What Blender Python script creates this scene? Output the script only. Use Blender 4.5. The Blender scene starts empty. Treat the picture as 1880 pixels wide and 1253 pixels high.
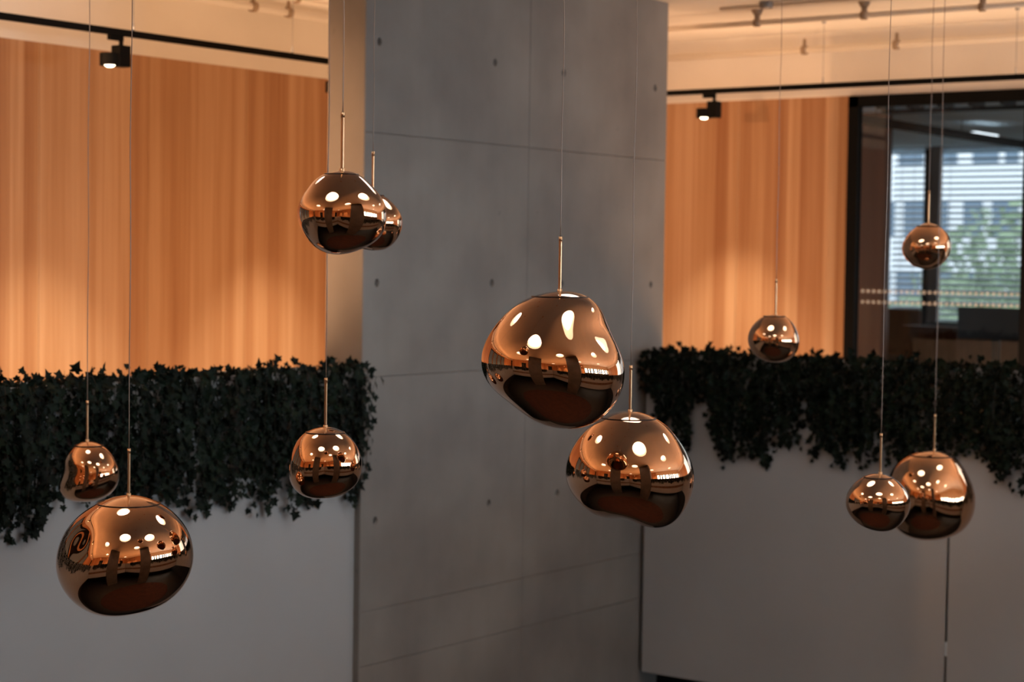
import bpy, bmesh, math, random
import numpy as np
from mathutils import Vector, Matrix
random.seed(7)
R = math.radians
SC = bpy.context.scene
C = SC.collection

# ------------------------------------------------------------------ camera, world, exposure
F_PX = 3500.0                       # focal length for a 1880 px wide frame
AZ, PITCH, ROLL = R(36.2), R(-2.42), R(0.83)
fwd = Vector((math.cos(AZ)*math.cos(PITCH), math.sin(AZ)*math.cos(PITCH), math.sin(PITCH)))
r0 = fwd.cross(Vector((0, 0, 1))).normalized()
u0 = r0.cross(fwd).normalized()
CR = (r0*math.cos(ROLL) + u0*math.sin(ROLL)).normalized()
CU = (u0*math.cos(ROLL) - r0*math.sin(ROLL)).normalized()
cam_data = bpy.data.cameras.new('camera')
cam = bpy.data.objects.new('camera', cam_data); C.objects.link(cam)
cam.matrix_world = Matrix(((CR.x, CU.x, -fwd.x, 0), (CR.y, CU.y, -fwd.y, 0), (CR.z, CU.z, -fwd.z, 0), (0, 0, 0, 1)))
cam_data.sensor_width = 36.0
cam_data.lens = F_PX/1880*36.0
cam_data.clip_start = 0.05; cam_data.clip_end = 400
cam_data.dof.use_dof = True
cam_data.dof.focus_distance = 6.7
cam_data.dof.aperture_fstop = 2.8
SC.camera = cam

def ray(px, py):
    return fwd + CR*((px-940)/F_PX) - CU*((py-626.5)/F_PX)
def at(px, py, d):
    return ray(px, py)*d
def hit_y(px, py, y):
    r = ray(px, py); return r*(y/r.y)
def hit_x(px, py, x):
    r = ray(px, py); return r*(x/r.x)

SC.view_settings.view_transform = 'Standard'
SC.view_settings.look = 'None'
SC.view_settings.exposure = 0.0
SC.view_settings.gamma = 1.0
SC.view_settings.use_curve_mapping = False
SC.cycles.caustics_reflective = False
SC.cycles.caustics_refractive = False
SC.cycles.sample_clamp_indirect = 4.0
SC.cycles.max_bounces = 8
SC.cycles.use_denoising = True

world = bpy.data.worlds.new('overcast_sky'); SC.world = world
world.use_nodes = True
wn = world.node_tree
wbg = wn.nodes['Background']
wbg.inputs[0].default_value = (0.80, 0.90, 1.0, 1)
wbg.inputs[1].default_value = 3.2

WARM = (1.0, 0.60, 0.33)
COOL = (0.60, 0.81, 1.0)

def area(name, loc, direction, sx, sy, power, col, spread=180, portal=False):
    l = bpy.data.lights.new(name, 'AREA'); l.shape = 'RECTANGLE'
    l.size = sx; l.size_y = sy; l.energy = power; l.color = col; l.spread = R(spread)
    o = bpy.data.objects.new(name, l); C.objects.link(o)
    o.location = loc
    o.rotation_euler = Vector(direction).to_track_quat('-Z', 'Y').to_euler()
    if portal: l.cycles.is_portal = True
    return o

# daylight behind the window wall at the camera's right, upper and lower storey
area('window_daylight', (9.4, -4.75, 0.3), (0, 1, 0), 8.6, 1.5, 700, COOL)
area('window_daylight', (9.4, -4.75, -3.5), (0, 1, 0), 8.6, 1.2, 110, COOL)
# warm upward fill added behind the parapets to brighten the gallery ceilings
area('gallery_fill', (6.0, 8.35, -1.6), (0, 0, 1), 12.5, 1.1, 190, WARM)
area('gallery_fill', (12.65, 3.4, -1.6), (0, 0, 1), 1.1, 7.4, 118, WARM)
# warm fill strips added above the two light tracks, for the ceiling bounce
area('track_fill', (4.8, 8.9, 1.395), (0, 0, 1), 15.0, 0.03, 36, WARM)
area('track_fill', (13.15, 4.4, 1.395), (0, 0, 1), 0.03, 8.0, 15, WARM)
area('gallery_fill', (6.0, -1.2, -1.55), (0, 0, 1), 14, 0.12, 260, WARM)  # added fill on the camera's side, warms the ceiling mirrored in the lamps
area('gallery_fill', (-1.2, 5.0, -1.55), (0, 0, 1), 0.12, 9, 170, WARM)
# sky light through the meeting room's outer window
area('window_portal', (22.52, 7.6, 0.2), (-1, 0, 0), 6.2, 3.0, 1, COOL, portal=True)

# ------------------------------------------------------------------ materials
def mat(name, col, rough=0.6, metal=0.0, spec=0.5, coat=0.0):
    m = bpy.data.materials.new(name); m.use_nodes = True
    b = m.node_tree.nodes['Principled BSDF']
    b.inputs['Base Color'].default_value = (*col, 1)
    b.inputs['Roughness'].default_value = rough
    b.inputs['Metallic'].default_value = metal
    b.inputs['Specular IOR Level'].default_value = spec
    b.inputs['Coat Weight'].default_value = coat
    b.inputs['Coat Roughness'].default_value = 0.01
    return m
def nd(m, t): return m.node_tree.nodes.new(t)
def lk(m, a, b): m.node_tree.links.new(a, b)
def ramp(m, stops):
    r = nd(m, 'ShaderNodeValToRGB'); e = r.color_ramp.elements
    while len(e) < len(stops): e.new(0.5)
    for i, (p, c) in enumerate(stops):
        e[i].position = p; e[i].color = (*c, 1)
    return r
def noise(m, scale, detail=4, vec=None, sc3=None):
    n = nd(m, 'ShaderNodeTexNoise'); n.inputs['Scale'].default_value = scale; n.inputs['Detail'].default_value = detail
    g = nd(m, 'ShaderNodeNewGeometry')
    mp = nd(m, 'ShaderNodeMapping'); lk(m, g.outputs['Position'], mp.inputs['Vector'])
    if sc3: mp.inputs['Scale'].default_value = sc3
    lk(m, mp.outputs[0], n.inputs['Vector'])
    return n

def noisy(name, c1, c2, scale, rough=0.6, sc3=None, detail=5, bump=0.0, lo=0.35, hi=0.65, **k):
    m = mat(name, c1, rough, **k)
    n = noise(m, scale, detail, sc3=sc3)
    r = ramp(m, [(lo, c1), (hi, c2)])
    lk(m, n.outputs[0], r.inputs[0])
    b = m.node_tree.nodes['Principled BSDF']
    lk(m, r.outputs[0], b.inputs['Base Color'])
    if bump:
        bp = nd(m, 'ShaderNodeBump'); bp.inputs['Strength'].default_value = bump; bp.inputs['Distance'].default_value = 0.004
        lk(m, n.outputs[0], bp.inputs['Height']); lk(m, bp.outputs[0], b.inputs['Normal'])
    return m

def wood_material(name, horiz):
    """vertical veneer strips about 10 cm wide, each with its own tone, and fine upright grain"""
    m = mat(name, (.45, .2, .08), 0.45, spec=0.3)
    b = m.node_tree.nodes['Principled BSDF']
    g = nd(m, 'ShaderNodeNewGeometry')
    sx = nd(m, 'ShaderNodeSeparateXYZ'); lk(m, g.outputs['Position'], sx.inputs[0])
    u = sx.outputs[horiz]
    mul = nd(m, 'ShaderNodeMath'); mul.operation = 'MULTIPLY'; mul.inputs[1].default_value = 9.0; lk(m, u, mul.inputs[0])
    fl = nd(m, 'ShaderNodeMath'); fl.operation = 'FLOOR'; lk(m, mul.outputs[0], fl.inputs[0])
    wn_ = nd(m, 'ShaderNodeTexWhiteNoise'); wn_.noise_dimensions = '1D'; lk(m, fl.outputs[0], wn_.inputs['W'])
    n1 = noise(m, 1.0, 3, sc3=(14, 14, .25))
    n2 = noise(m, 1.0, 5, sc3=(110, 110, 1.2))
    a = nd(m, 'ShaderNodeMath'); a.operation = 'MULTIPLY'; a.inputs[1].default_value = .34; lk(m, wn_.outputs[0], a.inputs[0])
    a2 = nd(m, 'ShaderNodeMath'); a2.operation = 'MULTIPLY_ADD'; a2.inputs[1].default_value = .75; lk(m, n1.outputs[0], a2.inputs[0]); lk(m, a.outputs[0], a2.inputs[2])
    a3 = nd(m, 'ShaderNodeMath'); a3.operation = 'MULTIPLY_ADD'; a3.inputs[1].default_value = .38; lk(m, n2.outputs[0], a3.inputs[0]); lk(m, a2.outputs[0], a3.inputs[2])
    r = ramp(m, [(.42, (.30, .128, .054)), (.72, (.41, .215, .105)), (.98, (.53, .32, .18))])
    lk(m, a3.outputs[0], r.inputs[0]); lk(m, r.outputs[0], b.inputs['Base Color'])
    return m

M = {}
M['wood_x'] = wood_material('oak_veneer', 0)
M['wood_y'] = wood_material('oak_veneer_side', 1)
M['backing'] = mat('dark_backing', (.02, .015, .012), .9)
M['plaster'] = noisy('warm_white_plaster', (.72, .66, .58), (.78, .72, .64), 1.5, .85)
M['ceiling'] = noisy('white_ceiling_paint', (.76, .71, .65), (.82, .77, .70), 1.2, .9)
M['pipe'] = mat('pipe_paint', (.74, .68, .60), .5)
M['clamp'] = mat('brown_pipe_clamp', (.30, .21, .14), .6)
M['black'] = mat('black_powder_coat', (.004, .004, .004), .7, spec=.1)
M['clad'] = noisy('grey_white_lacquered_cladding', (.415, .41, .40), (.455, .45, .44), .9, .55, spec=.25)
M['floor'] = noisy('brown_floor', (.16, .085, .05), (.24, .13, .075), 3, .5)
M['darkfloor'] = noisy('lower_floor_grey', (.035, .033, .031), (.05, .047, .044), .8, .5)
M['rug'] = noisy('red_brown_rug', (.055, .020, .012), (.085, .030, .018), 2, .95)
M['lowerwall'] = noisy('lower_wall_dark', (.05, .042, .038), (.07, .058, .05), .7, .8)
M['wallpaint'] = noisy('warm_grey_wall', (.30, .28, .26), (.34, .32, .30), .7, .8)
M['soil'] = noisy('potting_soil', (.02, .014, .01), (.04, .028, .02), 30, .95)
M['grey'] = mat('grey_aluminium', (.28, .28, .29), .4, metal=.6)
M['colgrey'] = mat('column_grey_paint', (.20, .18, .17), .6)
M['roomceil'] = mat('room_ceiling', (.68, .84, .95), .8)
M['roombrown'] = noisy('brown_room_wall', (.15, .05, .02), (.20, .068, .028), 1.5, .6, sc3=(1, 6, .4))
M['furn_dark'] = mat('dark_furniture', (.012, .010, .010), .5)
M['furn_brown'] = noisy('brown_furniture', (.10, .038, .018), (.14, .055, .026), 4, .8, sc3=(1, 8, 1))
M['slat'] = mat('aluminium_slat', (.12, .15, .17), .5, metal=.2)
M['facade'] = mat('white_facade', (.80, .82, .85), .8)
M['facadeglass'] = mat('facade_glass', (.09, .15, .22), .15, spec=.6)
M['bark'] = noisy('bark', (.06, .045, .03), (.11, .08, .06), 8, .9)
M['treeleaf'] = noisy('tree_leaves', (.13, .20, .10), (.24, .32, .19), 1.3, .7)
M['ground'] = noisy('outdoor_ground', (.18, .19, .16), (.25, .25, .22), .5, .9)

# raw concrete with soft clouds, pores and streaks
m = noisy('fair_faced_concrete', (.205, .182, .163), (.290, .262, .235), 1.4, .75, detail=8, lo=.3, hi=.7, spec=.2)
bs = m.node_tree.nodes['Principled BSDF']
old = bs.inputs['Base Color'].links[0].from_socket
n2 = noise(m, 1.0, 4, sc3=(7, 7, 1.2))
r2 = ramp(m, [(.3, (.95, .95, .95)), (.7, (1.02, 1.02, 1.02))]); lk(m, n2.outputs[0], r2.inputs[0])
n3 = noise(m, 15, 2)
r3 = ramp(m, [(.22, (.80, .80, .80)), (.27, (1, 1, 1))]); lk(m, n3.outputs[0], r3.inputs[0])
x1 = nd(m, 'ShaderNodeMixRGB'); x1.blend_type = 'MULTIPLY'; x1.inputs[0].default_value = 1
x2 = nd(m, 'ShaderNodeMixRGB'); x2.blend_type = 'MULTIPLY'; x2.inputs[0].default_value = 1
lk(m, old, x1.inputs[1]); lk(m, r2.outputs[0], x1.inputs[2]); lk(m, x1.outputs[0], x2.inputs[1]); lk(m, r3.outputs[0], x2.inputs[2])
lk(m, x2.outputs[0], bs.inputs['Base Color'])
M['concrete'] = m
M['oppwall'] = noisy('shaded_concrete', (.11, .085, .07), (.15, .12, .10), 1.2, .8)  # darker copy of the concrete, with shade put into its colour
M['hole'] = mat('tie_hole_plug_grey', (.07, .062, .055), .9)

# mirrored copper glass of the lamps
M['copper'] = mat('mirrored_copper_glass', (.68, .355, .18), .012, metal=1.0, coat=.25)
M['cap'] = mat('copper_cap', (.66, .36, .19), .02, metal=1.0, coat=.35)
M['seam'] = mat('dark_seam', (.03, .012, .006), .25, metal=.7)
M['brass'] = mat('brushed_copper_rod', (.72, .42, .22), .32, metal=1.0)
M['cord'] = mat('clear_brown_cord', (.30, .22, .17), .3, spec=.6)

def emis(name, col, s):
    m = bpy.data.materials.new(name); m.use_nodes = True
    nt = m.node_tree; nt.nodes.remove(nt.nodes['Principled BSDF'])
    e = nt.nodes.new('ShaderNodeEmission'); e.inputs[0].default_value = (*col, 1); e.inputs[1].default_value = s
    nt.links.new(e.outputs[0], nt.nodes['Material Output'].inputs[0]); return m
M['skylight'] = emis('skylight_diffuser', (.85, .93, 1.0), 7.5)
M['lampglow'] = emis('spot_lens_glow', (1.0, .78, .52), 16)

def glass(name, refl=.07, tint=(.93, .95, .95)):
    m = bpy.data.materials.new(name); m.use_nodes = True
    nt = m.node_tree; nt.nodes.remove(nt.nodes['Principled BSDF'])
    t = nt.nodes.new('ShaderNodeBsdfTransparent'); t.inputs[0].default_value = (*tint, 1)
    g = nt.nodes.new('ShaderNodeBsdfGlossy'); g.inputs['Roughness'].default_value = 0
    fr = nt.nodes.new('ShaderNodeFresnel'); fr.inputs[0].default_value = 1.5
    mx = nt.nodes.new('ShaderNodeMixShader')
    nt.links.new(fr.outputs[0], mx.inputs[0]); nt.links.new(t.outputs[0], mx.inputs[1]); nt.links.new(g.outputs[0], mx.inputs[2])
    nt.links.new(mx.outputs[0], nt.nodes['Material Output'].inputs[0]); return m
M['glass'] = glass('clear_glass')
m = bpy.data.materials.new('frosted_dot_film'); m.use_nodes = True
nt = m.node_tree; b_ = nt.nodes['Principled BSDF']; b_.inputs['Base Color'].default_value = (.85, .85, .82, 1); b_.inputs['Roughness'].default_value = .8
tr_ = nt.nodes.new('ShaderNodeBsdfTransparent'); mx_ = nt.nodes.new('ShaderNodeMixShader'); mx_.inputs[0].default_value = .3
nt.links.new(tr_.outputs[0], mx_.inputs[1]); nt.links.new(b_.outputs[0], mx_.inputs[2]); nt.links.new(mx_.outputs[0], nt.nodes['Material Output'].inputs[0])
M['film'] = m

def leaf_material(name, c1, c2):
    m = mat(name, c1, .6, spec=.12)
    n = noise(m, 9, 3); r = ramp(m, [(.35, c1), (.68, c2)])
    lk(m, n.outputs[0], r.inputs[0]); lk(m, r.outputs[0], m.node_tree.nodes['Principled BSDF'].inputs['Base Color'])
    return m
M['ivy'] = leaf_material('ivy_leaf_dark', (.0018, .0034, .0018), (.007, .014, .0065))
M['ivystem'] = mat('ivy_stem', (.03, .02, .012), .8)

# ------------------------------------------------------------------ mesh helpers
class MB:
    def __init__(s): s.v = []; s.f = []
    def add(s, vs, fs):
        n = len(s.v); s.v += [tuple(p) for p in vs]; s.f += [tuple(i+n for i in f) for f in fs]
    def box(s, x0, x1, y0, y1, z0, z1):
        s.add([(x0,y0,z0),(x1,y0,z0),(x1,y1,z0),(x0,y1,z0),(x0,y0,z1),(x1,y0,z1),(x1,y1,z1),(x0,y1,z1)],
              [(0,3,2,1),(4,5,6,7),(0,1,5,4),(1,2,6,5),(2,3,7,6),(3,0,4,7)])
    def cyl(s, p0, p1, r0_, r1_=None, n=16, caps=True):
        r1_ = r0_ if r1_ is None else r1_
        p0 = Vector(p0); p1 = Vector(p1); a = (p1-p0).normalized()
        b = a.orthogonal().normalized(); c = a.cross(b)
        vs = []
        for p, r in ((p0, r0_), (p1, r1_)):
            for i in range(n):
                t = 2*math.pi*i/n; vs.append(p + b*math.cos(t)*r + c*math.sin(t)*r)
        fs = [(i, (i+1) % n, n+(i+1) % n, n+i) for i in range(n)]
        if caps: fs += [tuple(range(n-1, -1, -1)), tuple(range(n, 2*n))]
        s.add(vs, fs)
    def tube(s, pts, r, n=8, closed=False):
        pts = [Vector(p) for p in pts]; L = len(pts); vs = []; fs = []
        up = Vector((0, 0, 1))
        for i, p in enumerate(pts):
            a = pts[(i+1) % L if closed else min(i+1, L-1)] - pts[(i-1) % L if closed else max(i-1, 0)]
            a.normalize()
            b = a.cross(up)
            if b.length < .05: b = a.cross(Vector((1, 0, 0)))
            b.normalize(); c = a.cross(b)
            rr = r[i] if isinstance(r, (list, tuple)) else r
            for k in range(n):
                t = 2*math.pi*k/n; vs.append(p + b*math.cos(t)*rr + c*math.sin(t)*rr)
        for i in range(L if closed else L-1):
            j = (i+1) % L
            for k in range(n):
                fs.append((i*n+k, i*n+(k+1) % n, j*n+(k+1) % n, j*n+k))
        if not closed: fs += [tuple(range(n-1, -1, -1)), tuple((L-1)*n+k for k in range(n))]
        s.add(vs, fs)
    def build(s, name, m, parent=None, smooth=False, kind=None, label=None, bevel=0):
        me = bpy.data.meshes.new(name); me.from_pydata(s.v, [], s.f); me.update()
        if m: me.materials.append(m)
        if smooth:
            me.polygons.foreach_set('use_smooth', [len(f) == 4 for f in s.f])
        o = bpy.data.objects.new(name, me); C.objects.link(o)
        if parent: put(o, parent)
        if kind: o['kind'] = kind
        if label: o['label'] = label
        if bevel:
            bv = o.modifiers.new('bevel', 'BEVEL'); bv.width = bevel; bv.segments = 2; bv.limit_method = 'ANGLE'
        return o
def wloc(o):
    p = Vector(o.location)
    return p if o.parent is None else p
def put(o, parent):
    o.parent = parent
    o.matrix_parent_inverse = Matrix.Translation(-Vector(parent.get('_w', (0, 0, 0))))
def empty(name, loc, label=None, cat=None, group=None, kind=None):
    o = bpy.data.objects.new(name, None); C.objects.link(o); o.location = loc; o.empty_display_size = .05
    o['_w'] = tuple(loc)
    tag(o, label, cat, group, kind); return o
def tag(o, label=None, cat=None, group=None, kind=None):
    if label: o['label'] = label
    if cat: o['category'] = cat
    if group: o['group'] = group
    if kind: o['kind'] = kind
    return o
def bx(name, m, x0, x1, y0, y1, z0, z1, parent=None, **k):
    b = MB(); b.box(min(x0,x1), max(x0,x1), min(y0,y1), max(y0,y1), z0, z1); return b.build(name, m, parent, **k)

# ------------------------------------------------------------------ main dimensions (metres, eye level = 0)
ZF, ZC, ZW, ZL = -1.75, 1.85, 1.337, -5.5       # gallery floor, ceiling, top of the wood, lower floor
YC, YL, XR = 7.20, 7.245, 11.40                 # concrete face, left cladding face, right cladding face
YW, XW = 9.60, 13.75                            # wood walls
YT, XT, ZT = 8.90, 13.15, 1.362                 # light tracks
X0 = hit_y(667, 470, YC).x; X1 = hit_y(1221, 400, YC).x; XJ = hit_y(968, 478, YC).x
ZP = -0.64                                      # top of the parapets

# ------------------------------------------------------------------ setting
S = 'structure'
# ceiling with round skylights
skylights = [(3.1, 3.8, .62), (5.4, 2.3, .64), (7.6, 4.7, .58), (3.0, .9, .46), (9.7, 2.6, .48), (7.6, .5, .46), (1.0, 5.6, .46), (5.2, 6.2, .42),
             (-2.2, 4.4, .42), (-2.0, -1.8, .42), (4.6, -2.2, .42), (9.0, -2.4, .42)]
bm = bmesh.new()
edges = []
def loop(pts, z):
    vs = [bm.verts.new((x, y, z)) for x, y in pts]
    return [bm.edges.new((vs[i], vs[(i+1) % len(vs)])) for i in range(len(vs))]
edges += loop([(-4.2, -4.6), (XW+.2, -4.6), (XW+.2, YW+.2), (-4.2, YW+.2)], ZC)
for (x, y, r) in skylights:
    edges += loop([(x+r*math.cos(t*math.pi/16), y+r*math.sin(t*math.pi/16)) for t in range(32)], ZC)
bmesh.ops.triangle_fill(bm, use_beauty=True, edges=edges)
me = bpy.data.meshes.new('ceiling'); bm.to_mesh(me); bm.free(); me.materials.append(M['ceiling'])
ceiling = bpy.data.objects.new('ceiling', me); C.objects.link(ceiling); ceiling['kind'] = S
bx('roof_deck', M['ceiling'], -4.2, XW+.2, -4.6, YW+.2, ZC+.32, ZC+.5, ceiling)
for (x, y, r) in skylights:
    b = MB(); b.cyl((x, y, ZC+.002), (x, y, ZC+.30), r, n=32, caps=False); b.build('skylight_reveal', M['ceiling'], ceiling, smooth=True)
    b = MB(); b.cyl((x, y, ZC+.24), (x, y, ZC+.27), r*.99, n=32); b.build('skylight_diffuser', M['skylight'], ceiling, kind=None)

# gallery floors and lower storey
fl = bx('floor', M['floor'], -4.0, XW, YL+.05, YW, ZF-.35, ZF); fl['kind'] = S
f2 = bx('floor', M['floor'], XR+.05, XW, .0, YL+.049, ZF-.35, ZF); f2['kind'] = S
f3 = bx('floor', M['floor'], -4.0, XW, -4.5, .0, ZF-.35, ZF); f3['kind'] = S
f4 = bx('floor', M['floor'], -4.0, .0, .0, YL+.05, ZF-.35, ZF); f4['kind'] = S
f5 = bx('floor', M['darkfloor'], -4.2, XW+.2, -4.6, YW+.2, ZL-.2, ZL); f5['kind'] = S
rug = MB(); rug.v = []; rug.cyl((5.6, 3.7, ZL), (5.6, 3.7, ZL+.02), 3.6, n=48)
rug = rug.build('round_rug', M['rug']); tag(rug, 'large round red-brown rug on the grey floor of the storey below', 'rug')

# left wood wall
wl = empty('wall_left', (0, YW, ZF), kind=S)
bx('wall_core', M['backing'], -4.0, XW+.2, YW+.02, YW+.2, ZF, ZW, wl)
bx('plaster_band', M['plaster'], -4.0, XW+.2, YW-.002, YW+.2, ZW, ZC, wl)
bx('lower_storey_wall', M['lowerwall'], -4.0, XW+.2, YW, YW+.2, ZL, ZF, wl)
xs = 8.01
base = None
for k in range(-13, 7):
    a = xs + .93*k; e = a + .93
    if a < -4: continue
    e = min(e, XW)
    if e - a > .9:
        if base is None:
            base = bx('wood_panel', M['wood_x'], 0, .926, YW, YW+.02, ZF, ZW, wl); base.location.x = a+.002
        else:
            o = base.copy(); C.objects.link(o); o.location.x = a+.002
    else:
        bx('wood_panel', M['wood_x'], a+.002, e-.002, YW, YW+.02, ZF, ZW, wl)
for x in (.2, 1.5, 2.8, 4.1):
    bx('glazed_door', M['black'], x, x+1.2, YW-.03, YW-.001, ZF, 1.1, wl)
    bx('door_glass', M['facadeglass'], x+.12, x+1.08, YW-.036, YW-.031, ZF+.1, 1.0, wl)
# right wood wall with the glazed partition in it
yp1 = hit_x(1555, 420, XW).y                    # outer edge of the black frame
wr = empty('wall_right', (XW, 6, ZF), kind=S)
bx('wall_core', M['backing'], XW+.02, XW+.2, yp1+.01, YW+.2, ZF, ZW, wr)
bx('plaster_band', M['plaster'], XW-.002, XW+.2, -4.5, YW+.2, ZW, ZC, wr)
bx('lower_storey_wall', M['lowerwall'], XW, XW+.2, -4.5, YW, ZL, ZF, wr)
yb = hit_x(1353, 400, XW).y
ys = [yp1+.004, yb, yb+.93, YW]
for a, e in zip(ys, ys[1:]):
    bx('wood_panel', M['wood_y'], XW, XW+.02, a+.002, e-.002, ZF, ZW, wr)
bx('wood_panel', M['wood_y'], XW, XW+.2, -4.5, 1.0, ZF, ZW, wr)

# walls behind the camera: wood, doors, and the window wall
wb = empty('wall_back', (-4, 0, ZF), kind=S)
bx('wall_core', M['wood_y'], -4.2, -4.0, -4.6, YW+.2, ZF, ZC, wb)
bx('lower_storey_wall', M['lowerwall'], -4.2, -4.0, -4.6, YW+.2, ZL, ZF, wb)
for y in (-2.6, 1.4, 5.0):
    bx('glazed_door', M['black'], -4.0, -3.96, y, y+1.3, ZF, .9, wb)
ww = empty('wall_front', (5, -4.5, ZF), kind=S)
bx('wall_core', M['wood_x'], -4.2, 5.0, -4.6, -4.4, ZF, ZC, ww)
bx('wall_pier', M['wood_x'], 13.8, XW+.2, -4.6, -4.4, ZF, ZC, ww)
bx('window_header', M['plaster'], 5.0, 13.8, -4.6, -4.4, .80, ZC, ww)
bx('window_sill_wall', M['lowerwall'], 5.0, 13.8, -4.6, -4.4, -2.9, -.45, ww)
bx('lower_wall', M['lowerwall'], -4.2, 5.0, -4.6, -4.4, ZL, ZF, ww)
bx('lower_sill_wall', M['lowerwall'], 5.0, XW+.2, -4.6, -4.4, ZL, -3.9, ww)
x = 5.0
while x < 13.9:
    bx('window_mullion', M['black'], x-.17, x+.17, -4.62, -4.42, ZL, .80, ww); x += random.choice([.7, .95, 1.3])
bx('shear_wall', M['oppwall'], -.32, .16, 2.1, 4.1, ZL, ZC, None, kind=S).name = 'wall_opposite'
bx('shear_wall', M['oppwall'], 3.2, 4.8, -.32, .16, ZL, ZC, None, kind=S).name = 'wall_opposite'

# ---- concrete corner wall with formwork joints and tie holes
wc = empty('wall_corner', (X0, YC, ZL), kind=S)
zj = [hit_y(968, 271, YC).z, hit_y(968, 675, YC).z, hit_y(968, 1060, YC).z, hit_y(968, 1150, YC).z]
zs = [ZC, zj[0], zj[1], zj[2], zj[3], -3.8, ZL]
holes = [hit_y(*p, YC) for p in [(697, 77), (909, 115), (1035, 134), (1203, 162), (692, 520), (903, 520), (1031, 521), (1195, 523),
                                (689, 957), (898, 925), (1023, 906), (1190, 880), (690, 1390), (890, 1340)]]
TH = .285
def concrete_panel(x0, x1, z0, z1):
    b = MB(); hs = [h for h in holes if x0+.03 < h.x < x1-.03 and z0+.03 < h.z < z1-.03]
    c = .004
    bm = bmesh.new()
    def lp(pts, y):
        vs = [bm.verts.new((x, y, z)) for x, z in pts]
        return vs, [bm.edges.new((vs[i], vs[(i+1) % len(vs)])) for i in range(len(vs))]
    inner, ed = lp([(x0+c, z0+c), (x1-c, z0+c), (x1-c, z1-c), (x0+c, z1-c)], YC)
    ce = []
    for h in hs:
        v, e = lp([(h.x+.021*math.cos(t*math.pi/6), h.z+.026*math.sin(t*math.pi/6)) for t in range(12)], YC)
        ce += e
        v2 = [bm.verts.new((h.x+(q.co.x-h.x)*.72, YC+.016, h.z+(q.co.z-h.z)*.72)) for q in v]
        for i in range(12): bm.faces.new((v[i], v[(i+1) % 12], v2[(i+1) % 12], v2[i]))
    bmesh.ops.triangle_fill(bm, use_beauty=True, edges=ed+ce)
    outer = [bm.verts.new((x, YC+.006, z)) for x, z in [(x0, z0), (x1, z0), (x1, z1), (x0, z1)]]
    backv = [bm.verts.new((x, YC+TH, z)) for x, z in [(x0, z0), (x1, z0), (x1, z1), (x0, z1)]]
    for i in range(4):
        j = (i+1) % 4
        bm.faces.new((inner[i], outer[i], outer[j], inner[j]))
        bm.faces.new((outer[i], backv[i], backv[j], outer[j]))
    bm.faces.new(backv)
    bmesh.ops.recalc_face_normals(bm, faces=bm.faces)
    me = bpy.data.meshes.new('concrete_panel'); bm.to_mesh(me); bm.free(); me.materials.append(M['concrete'])
    o = bpy.data.objects.new('concrete_panel', me); C.objects.link(o); put(o, wc)
    for h in hs:
        q = MB(); q.cyl((h.x, YC+.0155, h.z), (h.x, YC+.03, h.z), .0185, n=12)
        p = q.build('tie_hole_plug', M['hole']); p.parent = o; p.matrix_parent_inverse = Matrix.Identity(4)
        p.matrix_parent_inverse = Matrix.Identity(4)
for xa, xb in ((X0, XJ), (XJ, X1)):
    for za, zb in zip(zs[1:], zs): concrete_panel(xa, xb, za, zb)

# ---- parapets
xe = hit_y(653, 1000, YL).x
ye = hit_x(1180, 1100, XR).y
zb = hit_x(1178, 1234, XR).z
pl = empty('parapet', (xe, YL, zb), kind=S)
pl['label'] = 'left parapet clad in smooth grey-white panels'
x = xe
while x > -.2:
    a = max(x-2.95, -.2)
    bx('cladding_panel', M['clad'], a+.007, x-.0, YL, YL+.03, zb, ZP, pl, bevel=.002); x = a
bx('parapet_core', M['backing'], -.2, xe-.02, YL+.032, YL+.06, zb+.02, ZP-.03, pl)
bx('planter_trough', M['clad'], -.2, xe-.02, YL+.06, YL+.30, ZP-.30, ZP-.06, pl)
bx('planter_soil', M['soil'], -.2, xe-.04, YL+.05, YL+.28, ZP-.06, ZP-.045, pl)
bx('inner_cladding', M['clad'], -.2, xe-.02, YL+.30, YL+.33, ZF, ZP, pl)
pr = empty('parapet', (XR, ye, zb), kind=S)
pr['label'] = 'right parapet clad in smooth grey-white panels with one open joint'
y1 = hit_x(1738, 1100, XR).y
y = ye; ends = [(ye, y1+.0085), (y1-.0085, y1-2.3), (y1-2.31, -.1)]
for a, e in ends:
    bx('cladding_panel', M['clad'], XR, XR+.03, e, a, zb, ZP, pr, bevel=.002)
bx('parapet_core', M['backing'], XR+.032, XR+.06, -.1, ye-.02, zb+.02, ZP-.03, pr)
bx('planter_trough', M['clad'], XR+.06, XR+.30, -.1, ye-.02, ZP-.30, ZP-.06, pr)
bx('planter_soil', M['soil'], XR+.05, XR+.28, -.1, ye-.04, ZP-.06, ZP-.045, pr)
bx('inner_cladding', M['clad'], XR+.30, XR+.33, -.1, ye-.02, ZF, ZP, pr)
h = hit_x(1736, 1193, XR)
bx('joint_clip', mat('bright_clip', (.75, .85, .92), .3), XR+.004, XR+.02, h.y-.0075, h.y+.0075, h.z-.045, h.z+.045, pr, label='small shiny pale clip in the open panel joint')
h = hit_x(1198, 1240, 12.3)
b = MB(); b.cyl((12.3, h.y, ZL), (12.3, h.y, ZF-.35), .016, n=12)
tag(b.build('support_post', M['plaster'], smooth=True), 'thin pale round post under the right parapet, at the bottom edge beside the concrete wall', 'post')
# parapets on the camera's side of the opening
p3 = empty('parapet', (0, 0, zb), kind=S)
bx('cladding_panel', M['clad'], -.05, -.02, .0, YL, zb, ZP, p3)
bx('cladding_panel', M['clad'], .0, XR, -.05, -.02, zb, ZP, p3)

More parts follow.
